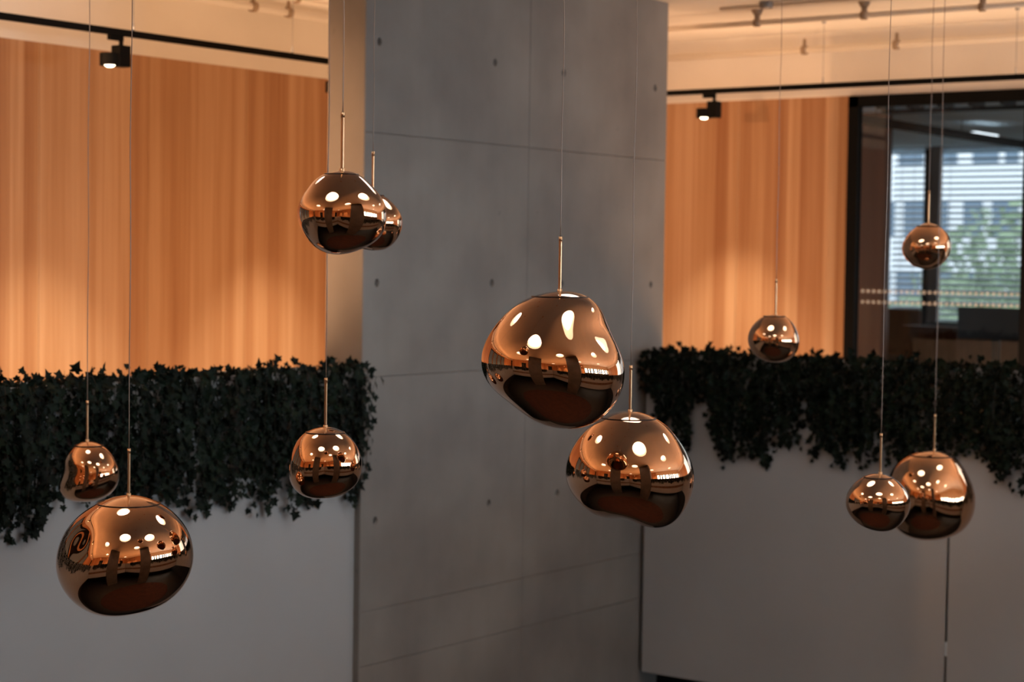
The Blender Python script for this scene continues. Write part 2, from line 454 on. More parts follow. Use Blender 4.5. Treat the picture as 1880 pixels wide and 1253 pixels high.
# ------------------------------------------------------------------ lower detail on walls: pipes, tracks
def pipe_run(label, axis, fixed, z, a, b, r, clamps, clamp_kind, group=None):
    """a painted pipe along x (axis 0) or y (axis 1) with its ceiling or wall clamps"""
    p = (lambda t, zz=z: (t, fixed, zz)) if axis == 0 else (lambda t, zz=z: (fixed, t, zz))
    t = empty('ceiling_pipe', p(a), label, 'pipe', group)
    q = MB(); q.cyl(p(a), p(b), r, n=14); q.build('pipe_tube', M['pipe'], t, smooth=True)
    for c in clamps:
        q = MB()
        if clamp_kind == 'drop':
            q.cyl(p(c, ZC), p(c, ZC-.035), .045, .03, n=14); q.cyl(p(c, ZC-.03), p(c, z-.0), .024, .016, n=12)
        else:
            q.cyl(p(c, z+.09), p(c, z-.03), .012, .020, n=10)
        off = (0, r*1.35)
        q.cyl(p(c-.02), p(c+.02), r*1.5, n=14)
        q.build('pipe_clamp', M['clamp'], t, smooth=True)
    return t
c1 = [hit_x(px, 50, 12.3).y for px in (1390, 1586, 1803)]
pipe_run('pale painted pipe under the right ceiling, hung from tapered holders', 1, 12.3, 1.755, 1.2, 9.4, .021, c1 + [3.1, 1.8], 'drop')
c2 = [hit_x(px, 85, 13.62).y for px in (1477, 1646)]
pipe_run('pale painted pipe running level along the plaster above the right track', 1, 13.62, 1.70, 1.2, 9.4, .024, c2 + [2.5], 'wall')
pipe_run('thin pale conduit nearest the top edge on the right ceiling', 1, 11.95+.1, 1.835, 1.2, 7.0, .012, [2.0, 4.0], 'wall')
c3 = [hit_y(px, 12, 9.45).x for px in (465, 530)]
pipe_run('pale painted pipe along the plaster above the left track', 0, 9.45, 1.755, -3.5, 13.5, .026, c3 + [2.0, 5.0], 'wall')
pipe_run('pale painted pipe under the left ceiling near the concrete wall', 0, 9.15, 1.80, -3.5, 13.0, .018, [2.2, 5.0, 9.9], 'wall')
# grey fitting on the ceiling at the top edge
g1 = hit_x(1395, 8, 11.95); g2 = hit_x(1520, 0, 11.95)
t = empty('ceiling_fitting', (11.95, g1.y, ZC), 'grey metal ceiling fitting at the top edge above the cord of the small lamp', 'fitting')
b = MB(); b.box(11.90, 12.0, g1.y-2.2, g1.y-.03, g1.z+.012, ZC); b.build('housing', M['grey'], t, bevel=.006)
b = MB(); b.cyl((11.95, g1.y-.09, g1.z-.004), (11.95, g1.y-.01, g1.z-.002), .03, n=14); b.build('end_bracket', M['grey'], t, smooth=True)

def spot_light(p, direction):
    l = bpy.data.lights.new('track_spot_beam', 'SPOT'); l.energy = 540; l.color = (1.0, .86, .64); l.spot_size = R(72); l.spot_blend = 1.0
    l.shadow_soft_size = .035
    o = bpy.data.objects.new('track_spot_beam', l); C.objects.link(o); o.location = p
    o.rotation_euler = Vector(direction).to_track_quat('-Z', 'Y').to_euler()
    return o
def track_fixture(px_y, axis, fixed, side, label, group, towall, aim=None):
    """black wall-washer: adapter, stem, driver box and lamp head; side gives where along the track the head sits"""
    t0 = px_y
    P = (lambda a, c=0.0: (t0+a, fixed+c)) if axis == 0 else (lambda a, c=0.0: (fixed+c, t0+a))
    x, y = P(0)
    t = empty('track_spotlight', (x, y, ZT-.02), label, 'spotlight', group)
    def bxx(nm, a0, a1, c0, c1, z0, z1, bev=.003):
        p0 = P(a0, c0); p1 = P(a1, c1)
        return bx(nm, M['black'], p0[0], p1[0], p0[1], p1[1], z0, z1, t, bevel=bev)
    bxx('track_adapter', -.055, .055, -.016, .016, ZT-.052, ZT-.0205)
    s = MB(); p = P(.045*-side); s.cyl((*p, ZT-.05), (*p, ZT-.085), .014, n=12); s.build('stem', M['black'], t, smooth=True)
    bxx('driver_box', -side*.09, 0 if side else 0, -.04, .04, ZT-.21, ZT-.08)
    hc = P(side*.045)
    s = MB(); n = 28
    s.cyl((*hc, ZT-.135), (*hc, ZT-.21), .062, n=n, caps=False)
    s.cyl((*hc, ZT-.135), (*hc, ZT-.1349), .062, n=n)
    s.cyl((*hc, ZT-.21), (*hc, ZT-.185), .055, .04, n=n, caps=False)
    s.build('lamp_head', M['black'], t, smooth=False)
    s = MB(); s.cyl((*hc, ZT-.217), (*hc, ZT-.205), .018, .034, n=20); s.build('lens', M['lampglow'], t)
    if aim:  # warm beam added to light the concrete wall's side face
        lp_ = spot_light((*hc, ZT-.235), Vector(aim) - Vector((*hc, ZT-.235))); lp_.data.spot_size = R(58); lp_.data.energy = 560; lp_.data.spot_blend = .8; lp_.data.color = (1.0, .52, .25)
        return t
    spot_light((*hc, ZT-.235), (0, towall*-.06, -1) if axis == 0 else (towall*-.06, 0, -1))
    return t
def track(axis, fixed, z, a, b, wires, label):
    p = (lambda t_, zz: (t_, fixed, zz)) if axis == 0 else (lambda t_, zz: (fixed, t_, zz))
    t = empty('light_track', p(a, z), label, 'light track')
    h = .02
    if axis == 0: bx('track_rail', M['black'], a, b, fixed-.018, fixed+.018, z-h, z+h, t)
    else: bx('track_rail', M['black'], fixed-.018, fixed+.018, a, b, z-h, z+h, t)
    for w in wires:
        q = MB(); q.cyl(p(w, z+h), p(w, ZC), .0022, n=6); q.cyl(p(w, z+h), p(w, z+h+.05), .007, .004, n=8); q.cyl(p(w, ZC-.012), p(w, ZC), .016, n=10)
        q.build('suspension_wire', M['grey'], t)
    return t
wl_ = [hit_y(537, 85, YT).x, hit_y(245, 40, YT).x]
track(0, YT, ZT, -3.0, 12.6, wl_ + [6.7, 5.2, 3.7, 2.2, 11.1], 'long black light track hung in front of the left wood wall')
wr_ = [hit_x(1512, 100, XT).y, hit_x(1866, 100, XT).y]
track(1, XT, ZT, .5, 8.6, wr_ + [3.7, 2.2, 8.2], 'long black light track hung in front of the right wood wall and glazing')
f1 = hit_y(212, 100, YT).x; f2_ = hit_y(622, 150, YT).x; f3_ = hit_x(1302, 200, XT).y
track_fixture(f1, 0, YT, -1, 'black track spotlight with lit lens, before the left wood wall near the two leftmost cords', 'black wall-washing spotlights', 1)
track_fixture(f2_, 0, YT, -1, 'black track spotlight half hidden behind the left edge of the concrete wall', 'black wall-washing spotlights', 1)
track_fixture(f3_, 1, XT, 1, 'black track spotlight with lit lens, right of the concrete wall', 'black wall-washing spotlights', 1)
ORD = ['first', 'second', 'third', 'fourth', 'fifth', 'sixth', 'seventh', 'eighth']
for xx in (6.0, 4.0, 2.0, 0.0):
    track_fixture(xx, 0, YT, -1, ORD[int(3-xx/2)] + ' black spotlight on the left track, unseen beyond the frame', 'black wall-washing spotlights', 1, (8.38, 8.3, .55) if xx == 6.0 else None)  # the first one carries the added beam onto the concrete
for k, yy in enumerate((4.3, 2.7, 1.1)):
    o = track_fixture(yy, 1, XT, 1, ORD[k] + ' black spotlight on the right track beyond the frame', 'black wall-washing spotlights', 1)
# wall washers behind the camera (seen only in the lamps' reflections)
for k, (p, d) in enumerate([((x_, -3.8, 1.2), (0, -.2, -1)) for x_ in (-2.5, 0, 2.3, 4.6)] + [((-3.4, y_, 1.2), (-.2, 0, -1)) for y_ in (-1.5, 1.0, 3.5, 6.0)]):
    t = empty('track_spotlight', p, ORD[k] + ' black ceiling spotlight behind the camera', 'spotlight', 'spotlights behind the camera')
    s = MB(); s.cyl((p[0], p[1], p[2]+.02), (p[0], p[1], p[2]+.1), .06, n=16); s.cyl((p[0], p[1], p[2]+.1), (p[0], p[1], ZC), .008, n=8); s.build('lamp_head', M['black'], t)
    s = MB(); s.cyl((p[0], p[1], p[2]+.012), (p[0], p[1], p[2]+.018), .045, n=14); s.build('lens', M['lampglow'], t)
    spot_light(p, d)

# ------------------------------------------------------------------ glazed partition and the meeting room behind it
gp = empty('window_1', (XW, 6, ZF), kind=S)
yf = yp1; ztop = ZW-.005
wv = .085
bx('window_frame', M['black'], XW-.02, XW+.06, yf-wv, yf, ZF, ztop, gp)
bx('window_frame', M['black'], XW-.02, XW+.06, 1.0, yf, ztop-.085, ztop, gp)
bx('window_frame', M['black'], XW-.02, XW+.06, 1.0, yf, ZF, ZF+.08, gp)
ym = hit_x(1875, 500, XW).y
mull = [ym, ym-1.42, ym-2.84]
for q in mull: bx('window_frame', M['black'], XW-.02, XW+.06, q-wv, q, ZF, ztop, gp)
pane_edges = [(ym, yf-wv), (ym-1.42, ym-wv), (ym-2.84, ym-1.42-wv)]
for a, e in pane_edges:
    bx('pane', M['glass'], XW+.018, XW+.022, a, e, ZF+.08, ztop-.085, gp)
zd = [hit_x(1640, 536, XW).z, hit_x(1640, 556, XW).z]
dots = MB()
for a, e in pane_edges:
    k = a + .03
    while k < e-.02:
        for z in zd: dots.cyl((XW+.016, k, z), (XW+.0178, k, z), .0155, n=12)
        k += .047
dots.build('dot_decal', M['film'], gp, label='two rows of frosted dots stuck on the glass')

ZR = 1.50; XO = 22.4
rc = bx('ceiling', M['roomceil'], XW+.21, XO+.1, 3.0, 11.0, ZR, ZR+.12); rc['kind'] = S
rf = bx('floor', M['floor'], XW+.2, XO+.1, 3.0, 11.0, ZF-.1, ZF); rf['kind'] = S
w_ = bx('wall_room_side', M['wallpaint'], XW+.2, XO, 10.62, 10.8, ZF, ZR); w_['kind'] = S
w_ = bx('wall_room_far_side', M['wallpaint'], XW+.2, XO, 3.0, 3.1, ZF, ZR); w_['kind'] = S
ywb = hit_x(1627, 420, 17.2).y
w_ = bx('wall_room_partition', M['roombrown'], 17.2, 17.3, ywb, 10.6, ZF, ZR); w_['kind'] = S
# outer wall of that room: column, mullions, sill
wo = empty('wall_outer', (XO, 8, ZF), kind=S)
ya = hit_x(1706, 400, XO).y; yb2 = hit_x(1695, 400, XO).y
bx('window_header', M['roomceil'], XO, XO+.12, 3.0, 11.0, hit_x(1800, 272, XO).z, ZR, wo)
bx('window_sill_wall', M['furn_dark'], XO, XO+.12, 3.0, 11.0, ZF, -1.0, wo)
bx('window_mullion', M['black'], XO, XO+.14, ya, yb2, -1.0, ZR, wo)
bx('room_column', M['colgrey'], XO-.10, XO-.02, hit_x(1724, 400, XO-.1).y, hit_x(1706, 400, XO-.1).y, ZF, ZR, wo)
for q in (8.65, 7.4, 6.2): bx('window_mullion', M['black'], XO, XO+.14, q-.05, q, -1.0, ZR, wo) if q < 8.5 else None

def blind(y0, y1, label):
    t = empty('venetian_blind', (XO+.35, y0, ZR), label, 'blind', 'outside blinds of the meeting room')
    b = MB(); b.box(XO+.28, XO+.42, y0, y1, 1.43, 1.49); b.build('head_rail', M['slat'], t)
    m_ = MB(); n = 4; a = R(27); w = .042
    prof = [(-w*math.cos(a) + 2*w*math.cos(a)*i/n, -w*math.sin(a)+2*w*math.sin(a)*i/n + .006*(1-(2*i/n-1)**2)) for i in range(n+1)]
    vs = [(0+px_, 0, pz) for px_, pz in prof] + [(px_, y1-y0, pz) for px_, pz in prof] + [(px_, 0, pz-.002) for px_, pz in prof] + [(px_, y1-y0, pz-.002) for px_, pz in prof]
    fs = []
    for i in range(n): fs += [(i, i+1, n+2+i, n+1+i), (2*n+2+i, 3*n+3+i, 3*n+4+i, 2*n+3+i)]
    m_.add(vs, fs)
    first = m_.build('slat', M['slat'], t)
    z = 1.36; k = 0
    while z > -1.0:
        o = first if k == 0 else first.copy()
        if k: C.objects.link(o)
        o.location = (XO+.35, y0, z); z -= .0755; k += 1
    c = MB()
    for q in (y0+.12, (y0+y1)/2, y1-.12): c.cyl((XO+.35, q, -1.0), (XO+.35, q, 1.45), .003, n=5)
    c.build('ladder_cord', M['furn_dark'], t)
blind(hit_x(1695, 400, XO).y+.0, 10.6, 'outside venetian blind on the narrow window left of the grey column')
blind(7.45, ya-.0, 'outside venetian blind on the wide window right of the grey column')
blind(3.2, 7.35, 'outside venetian blind out of view to the right')

# hung rail crossing the room towards the window, and a dark duct across it
ra = Vector((16.2, 7.78, 1.35))
t = empty('hanging_rail', tuple(ra), 'dark lighting rail hung under the pale ceiling behind the glass, running to the window', 'rail')
y_r = hit_x(1640, 227, 16.6).y; z_r = hit_x(1640, 227, 16.6).z
y_s = hit_x(1880, 266, 20.3).y; z_s = hit_x(1880, 266, 20.3).z
zz = (z_r+z_s)/2; yy = (y_r+y_s)/2
b = MB(); b.box(15.4, 22.2, yy-.045, yy+.045, zz-.04, zz+.035); b.build('rail_bar', M['black'], t)
for q in (16.4, 18.4, 20.4, 21.9):
    b = MB(); b.cyl((q, yy, zz), (q, yy, ZR), .004, n=6); b.build('rail_wire', M['black'], t)
b = MB(); b.box(18.7, 19.3, yy-.025, yy+.025, zz+.036, zz+.05); b.build('lit_diffuser', emis('rail_light', (.85, .93, 1), 3.0), t, label='bright lit section on top of the rail')
hd = hit_x(1700, 203, 15.6); 
t = empty('ceiling_duct', (15.6, 6.5, hd.z), 'dark slatted duct under the room ceiling just behind the top of the glass', 'duct')
b = MB(); b.box(15.5, 15.62, 3.2, hit_x(1627, 203, 15.6).y, hd.z-.022, hd.z+.008); b.build('duct_edge', M['furn_dark'], t)
yq = hit_x(1627, 203, 15.6).y - .05
while yq > 3.3:
    b = MB(); b.box(15.3, 15.62, yq-.02, yq, hd.z, ZR-.002); b.build('duct_rib', M['furn_dark'], t); yq -= .28

# furniture silhouettes in the room
hm = hit_x(1820, 565, 17.0); hm2 = hit_x(1757, 622, 17.0); hm3 = hit_x(1896, 622, 17.0)
t = empty('monitor', (17.0, (hm2.y+hm3.y)/2, -1.02), 'wide black computer monitor low behind the glass at the right edge', 'monitor')
b = MB(); b.box(17.0, 17.03, hm3.y, hm2.y, hm2.z, hm.z); b.build('screen_housing', M['furn_dark'], t, bevel=.006)
b = MB(); b.box(17.03, 17.06, (hm2.y+hm3.y)/2-.04, (hm2.y+hm3.y)/2+.04, -.99, hm2.z+.1); b.build('stand', M['furn_dark'], t)
b = MB(); b.box(16.95, 17.15, (hm2.y+hm3.y)/2-.13, (hm2.y+hm3.y)/2+.13, -1.02, -1.008); b.build('foot', M['furn_dark'], t)
t = empty('desk', (17.2, 6.8, ZF), 'brown desk behind the glass, carrying the monitor', 'desk')
b = MB(); b.box(16.7, 17.7, 5.8, 7.55, -1.05, -1.02); b.build('desk_top', M['furn_brown'], t)
for qx, qy in ((16.75, 5.85), (17.62, 5.85), (16.75, 7.47), (17.62, 7.47)):
    b = MB(); b.box(qx, qx+.04, qy, qy+.04, ZF, -1.05); b.build('leg', M['furn_dark'], t)
# brown screen board clipped to the desk
b = MB(); b.box(17.71, 17.74, 5.8, 7.55, -1.3, hit_x(1800, 618, 17.7).z); tag(b.build('privacy_screen', M['furn_brown']), 'brown desk screen below and behind the black monitor', 'desk screen')
def office_chair(px, py, x, label, m_):
    h_ = hit_x(px, py, x); y = h_.y; zt = h_.z
    t = empty('office_chair', (x, y, ZF), label, 'chair')
    b = MB(); b.box(x-.03, x+.03, y-.22, y+.22, zt-.52, zt); b.build('backrest', m_, t, bevel=.03)
    b = MB(); b.box(x-.5, x+.0, y-.24, y+.24, ZF+.44, ZF+.52); b.build('seat', m_, t, bevel=.03)
    b = MB(); b.cyl((x-.24, y, ZF+.1), (x-.24, y, ZF+.45), .03, n=12); b.build('column', M['furn_dark'], t)
    for k in range(5):
        a = k*2*math.pi/5
        b = MB(); b.cyl((x-.24, y, ZF+.1), (x-.24+.28*math.cos(a), y+.28*math.sin(a), ZF+.06), .02, n=8)
        b.cyl((x-.24+.28*math.cos(a), y-.015+.28*math.sin(a), ZF+.03), (x-.24+.28*math.cos(a), y+.015+.28*math.sin(a), ZF+.03), .03, n=12)
        b.build('leg', M['furn_dark'], t)
office_chair(1733, 592, 18.9, 'dark office chair behind the glass, between the grey column and the monitor', M['furn_dark'])
office_chair(1658, 567, 19.7, 'brown-backed office chair behind the glass, left of the grey column', M['furn_brown'])
h_ = hit_x(1650, 600, 17.6)
t = empty('sideboard', (17.6, h_.y, ZF), 'brown sideboard behind the glass at its lower left', 'cabinet')
b = MB(); b.box(18.0, 18.3, hit_x(1750, 600, 17.6).y, hit_x(1622, 600, 17.6).y, ZF+.02, hit_x(1650, 600, 17.6).z); b.build('carcass', M['furn_brown'], t, bevel=.004)
yL = hit_x(1622, 600, 17.6).y; yR = hit_x(1750, 600, 17.6).y
for k in range(2):
    a = yR + (yL-yR)*k/2
    b = MB(); b.box(17.982, 18.0, a+.006, a+(yL-yR)/2-.006, ZF+.06, hit_x(1650, 610, 17.6).z); d_ = b.build('door', M['furn_brown'], t)
    b = MB(); b.box(17.965, 17.982, a+.03, a+.045, -1.2, -1.0); hh = b.build('handle', M['grey']); hh.parent = d_

# outdoors
gr = bx('ground', M['ground'], 23.5, 140, -60, 90, -5.9, -5.5); gr['kind'] = S
fb = empty('office_building', (75, 30, -5.5), 'pale office building with rows of blue windows seen through the blinds', 'building')
bx('facade_wall', M['facade'], 75, 85, 5, 60, -5.5, 14, fb)
zrow = [-4.6, -1.7, 1.25, 4.3, 7.4]
wm = None
for z in zrow:
    yv = 24.0
    while yv < 44:
        w = random.choice([.55, .8, 1.1])
        b = MB(); b.box(74.93, 75.0, yv, yv+w, z, z+1.5); b.build('window', M['facadeglass'], fb)
        yv += w + random.choice([.3, .45, .7])
def tree(x, y, h, r, label, seed):
    rnd = random.Random(seed)
    t = empty('tree', (x, y, -5.5), label, 'tree', None)
    b = MB(); b.tube([(x, y, -5.5), (x+.1, y, -5.5+h*.3), (x, y+.15, -5.5+h*.62)], [.22, .17, .1], n=10); b.build('trunk', M['bark'], t, smooth=True)
    b = MB()
    for k in range(2600):
        d = Vector((rnd.gauss(0, 1), rnd.gauss(0, 1), rnd.gauss(0, 1))).normalized()*(rnd.random()**.4)
        c_ = Vector((x, y, -5.5+h*.66)) + Vector((d.x*r, d.y*r, d.z*h*.36))
        s = .16*rnd.uniform(.6, 1.3)
        u = Vector((rnd.gauss(0, 1), rnd.gauss(0, 1), rnd.gauss(0, 1))).normalized(); v = u.orthogonal().normalized()
        b.add([c_-u*s, c_+v*s*.6, c_+u*s, c_-v*s*.6], [(0, 1, 2, 3)])
    b.build('foliage', M['treeleaf'], t, kind='stuff')
tree(36, 13.4, 6.8, 2.9, 'green tree seen through the right part of the blinds', 1)
tree(43, 17.9, 5.3, 1.9, 'lower green tree seen through the middle of the blinds', 2)
tree(52, 23.5, 4.6, 1.6, 'small green tree seen through the narrow left blind', 3)
b = MB()

# ------------------------------------------------------------------ ivy
LEAF = [(0, .03), (.20, -.10), (.43, -.02), (.33, .20), (.60, .40), (.30, .52), (.0, 1.0), (-.30, .52), (-.60, .40), (-.33, .20), (-.43, -.02), (-.20, -.10)]
def leaf_geo(variant):
    rnd = random.Random(variant)
    vs = [Vector((0, .36, 0))]
    fold = rnd.uniform(.10, .32); curl = rnd.uniform(-.18, .05)
    for (x_, y_) in LEAF:
        x_ = x_*rnd.uniform(.88, 1.12); y_ = y_*rnd.uniform(.95, 1.05)
        vs.append(Vector((x_, y_, abs(x_)*fold + curl*max(0, y_)**2)))
    n = len(LEAF)
    return vs, [(0, 1+i, 1+(i+1) % n) for i in range(n)]
VARS = [leaf_geo(k) for k in range(6)]
leaf_meshes = []
for vs, fs in VARS:
    me = bpy.data.meshes.new('ivy_leaf'); me.from_pydata([tuple(v) for v in vs], [], fs); me.materials.append(M['ivy']); leaf_meshes.append(me)

def grow(name, label, U, N, origin, u0_, u1_, ztop_, length, dens, seed, individual, score):
    """U runs along the parapet, N points out of it; length(u) gives how far the strands hang there"""
    rnd = random.Random(seed)
    root = empty(name, tuple(origin + U*((u0_+u1_)/2)), label, 'ivy')
    leaves = []; stems = MB()
    u = u0_
    UP = Vector((0, 0, 1))
    def leaf(p, bias_up=False):
        ang = rnd.gauss(0, .9)
        if bias_up:
            tip = (UP*rnd.uniform(-.3, 1) + U*rnd.gauss(0, .7) + N*rnd.uniform(-.2, .6)).normalized()
        else:
            tip = (-UP*math.cos(ang) + U*math.sin(ang) + N*rnd.uniform(.0, .5)).normalized()
        nrm = (N + U*rnd.gauss(0, .55) + UP*rnd.gauss(.25, .5)).normalized()
        xa = tip.cross(nrm).normalized(); za = xa.cross(tip).normalized()
        s = rnd.choice([.030, .036, .042, .048, .054])*rnd.uniform(.85, 1.12)
        leaves.append((p, xa, tip, za, s, rnd.randrange(6)))
    while u < u1_:
        L = length(u)*rnd.uniform(.66, .98) if rnd.random() < .65 else length(u)*rnd.uniform(.96, 1.0)
        off = rnd.uniform(.012, .13)
        z = ztop_ + rnd.uniform(-.03, .045); uu = u; drift = rnd.gauss(0, .05)
        pts = [origin + U*uu - N*.04 + UP*(ztop_-.03), origin + U*uu + N*off*.5 + UP*z]
        leaf(pts[0] + UP*.03, True)
        s = 0
        while s < L:
            fade = min(1, (L-s)/.25)
            o_ = off*(.45+.55*fade) + rnd.gauss(0, .010)
            p = origin + U*uu + N*max(.01, o_) + UP*(z-s)
            leaf(p + U*rnd.gauss(0, .016))
            if rnd.random() < .3: pts.append(p)
            s += rnd.uniform(.022, .045); uu += drift*.03 + rnd.gauss(0, .005)
        if len(pts) > 2: stems.tube(pts, .0018, n=3)
        # sprouts standing above the edge
        if rnd.random() < .42:
            hgt = rnd.choice([.02, .03, .04, .05, .05, .08])
            for q in range(1+int(hgt/.02)):
                leaf(origin + U*(u+rnd.gauss(0, .012)) + N*rnd.uniform(-.08, .08) + UP*(ztop_ + hgt*(q+1)/(1+int(hgt/.02)) - .015), True)
        u += dens*rnd.uniform(.5, 1.5)
    stems.build('stem', M['ivystem'], root)
    pick = set()
    if individual:
        order = sorted(range(len(leaves)), key=lambda i: -score(leaves[i]))[:individual]
        pick = set(order)
        for i in order:
            p, xa, ya_, za, s, v = leaves[i]
            o = bpy.data.objects.new('leaf', leaf_meshes[v]); C.objects.link(o)
            put(o, root)
            o.matrix_basis = Matrix(((xa.x*s, ya_.x*s, za.x*s, p.x), (xa.y*s, ya_.y*s, za.y*s, p.y), (xa.z*s, ya_.z*s, za.z*s, p.z), (0, 0, 0, 1)))
    V = []; Fc = []
    for i, (p, xa, ya_, za, s, v) in enumerate(leaves):
        if i in pick: continue
        n0 = len(V)
        for q in VARS[v][0]: V.append(tuple(p + xa*(q.x*s) + ya_*(q.y*s) + za*(q.z*s)))
        Fc += [tuple(k+n0 for k in f) for f in VARS[v][1]]
    me = bpy.data.meshes.new('foliage'); me.from_pydata(V, [], Fc); me.materials.append(M['ivy'])
    o = bpy.data.objects.new('foliage', me); C.objects.link(o); put(o, root); o['kind'] = 'stuff'
    return root

def profile(pts, plane, val, key):
    arr = []
    for px, py in pts:
        h_ = plane(px, py, val); arr.append((getattr(h_, key), ZP - h_.z))
    arr.sort(); xs_ = [a for a, _ in arr]; ls = [l for _, l in arr]
    return xs_, ls
lx, ll = profile([(0, 965), (30, 1003), (60, 1005), (92, 980), (105, 950), (130, 925), (200, 935), (300, 935), (340, 950), (372, 960), (395, 940), (420, 945), (440, 920),
                  (450, 885), (462, 885), (470, 945), (512, 948), (520, 880), (535, 878), (545, 935), (570, 952), (588, 945), (602, 905), (620, 905), (640, 925), (655, 938), (668, 895), (690, 850)],
                 hit_y, YL-.07, 'x')
rx, rl = profile([(1184, 720), (1195, 755), (1210, 790), (1240, 822), (1266, 835), (1275, 735), (1290, 735), (1302, 795), (1330, 857), (1356, 864), (1380, 842), (1398, 858), (1420, 822), (1438, 842), (1452, 852),
                  (1462, 790), (1470, 782), (1480, 842), (1500, 858), (1560, 866), (1600, 862), (1612, 812), (1630, 812), (1640, 862), (1700, 872), (1780, 850), (1795, 855), (1812, 862), (1830, 884), (1858, 898), (1880, 852)],
                 hit_x, XR-.07, 'y')
def len_left(u):
    if u < lx[0]: return .70 + .16*math.sin(u*5.1) + .06*math.sin(u*17)
    return float(np.interp(u, lx, ll))
def len_right(u):
    if u < rx[0]: return .70 + .14*math.sin(u*4.3) + .07*math.sin(u*15)
    return float(np.interp(u, rx, rl))
xl_in = hit_y(0, 800, YL).x; yr_in = hit_x(1880, 800, XR).y
def sc_left(l):
    p = l[0]
    if p.x < xl_in: return -9
    return (YL - p.y)*10 + l[4]*20 + (1.5 if p.z < ZP-.1 else 1.0) - .0*p.x
def sc_right(l):
    p = l[0]
    if p.y < yr_in: return -9
    return (XR - p.x)*10 + l[4]*20
grow('trailing_ivy', 'dense dark ivy hanging over the left parapet up to the concrete wall', Vector((1, 0, 0)), Vector((0, -1, 0)), Vector((0, YL, 0)), xl_in-.1, X0+.03, ZP, len_left, .0135, 3, 290, sc_left)
grow('trailing_ivy', 'dense black-green ivy hanging over the right parapet below the wood wall and glazing', Vector((0, 1, 0)), Vector((-1, 0, 0)), Vector((XR, 0, 0)), yr_in-.1, ye-.01, ZP, len_right, .0135, 5, 290, sc_right)
# the rest of the planting round the opening, outside the frame (seen mirrored in the lamps)
def len_any(u): return .65 + .15*math.sin(u*4.3) + .07*math.sin(u*15)
grow('trailing_ivy', 'ivy hanging over the left parapet beyond the frame', Vector((1, 0, 0)), Vector((0, -1, 0)), Vector((0, YL, 0)), .05, xl_in-.4, ZP, len_any, .04, 11, 0, None)
grow('trailing_ivy', 'ivy hanging over the right parapet beyond the frame', Vector((0, 1, 0)), Vector((-1, 0, 0)), Vector((XR, 0, 0)), .05, yr_in-.4, ZP, len_any, .04, 12, 0, None)
grow('trailing_ivy', 'ivy over the parapet right of the camera', Vector((1, 0, 0)), Vector((0, 1, 0)), Vector((0, -.02, 0)), 1.2, 11.2, ZP, len_any, .022, 13, 0, None)
grow('trailing_ivy', 'ivy over the parapet left of the camera', Vector((0, 1, 0)), Vector((1, 0, 0)), Vector((-.02, 0, 0)), 1.2, 6.7, ZP, len_any, .022, 14, 0, None)

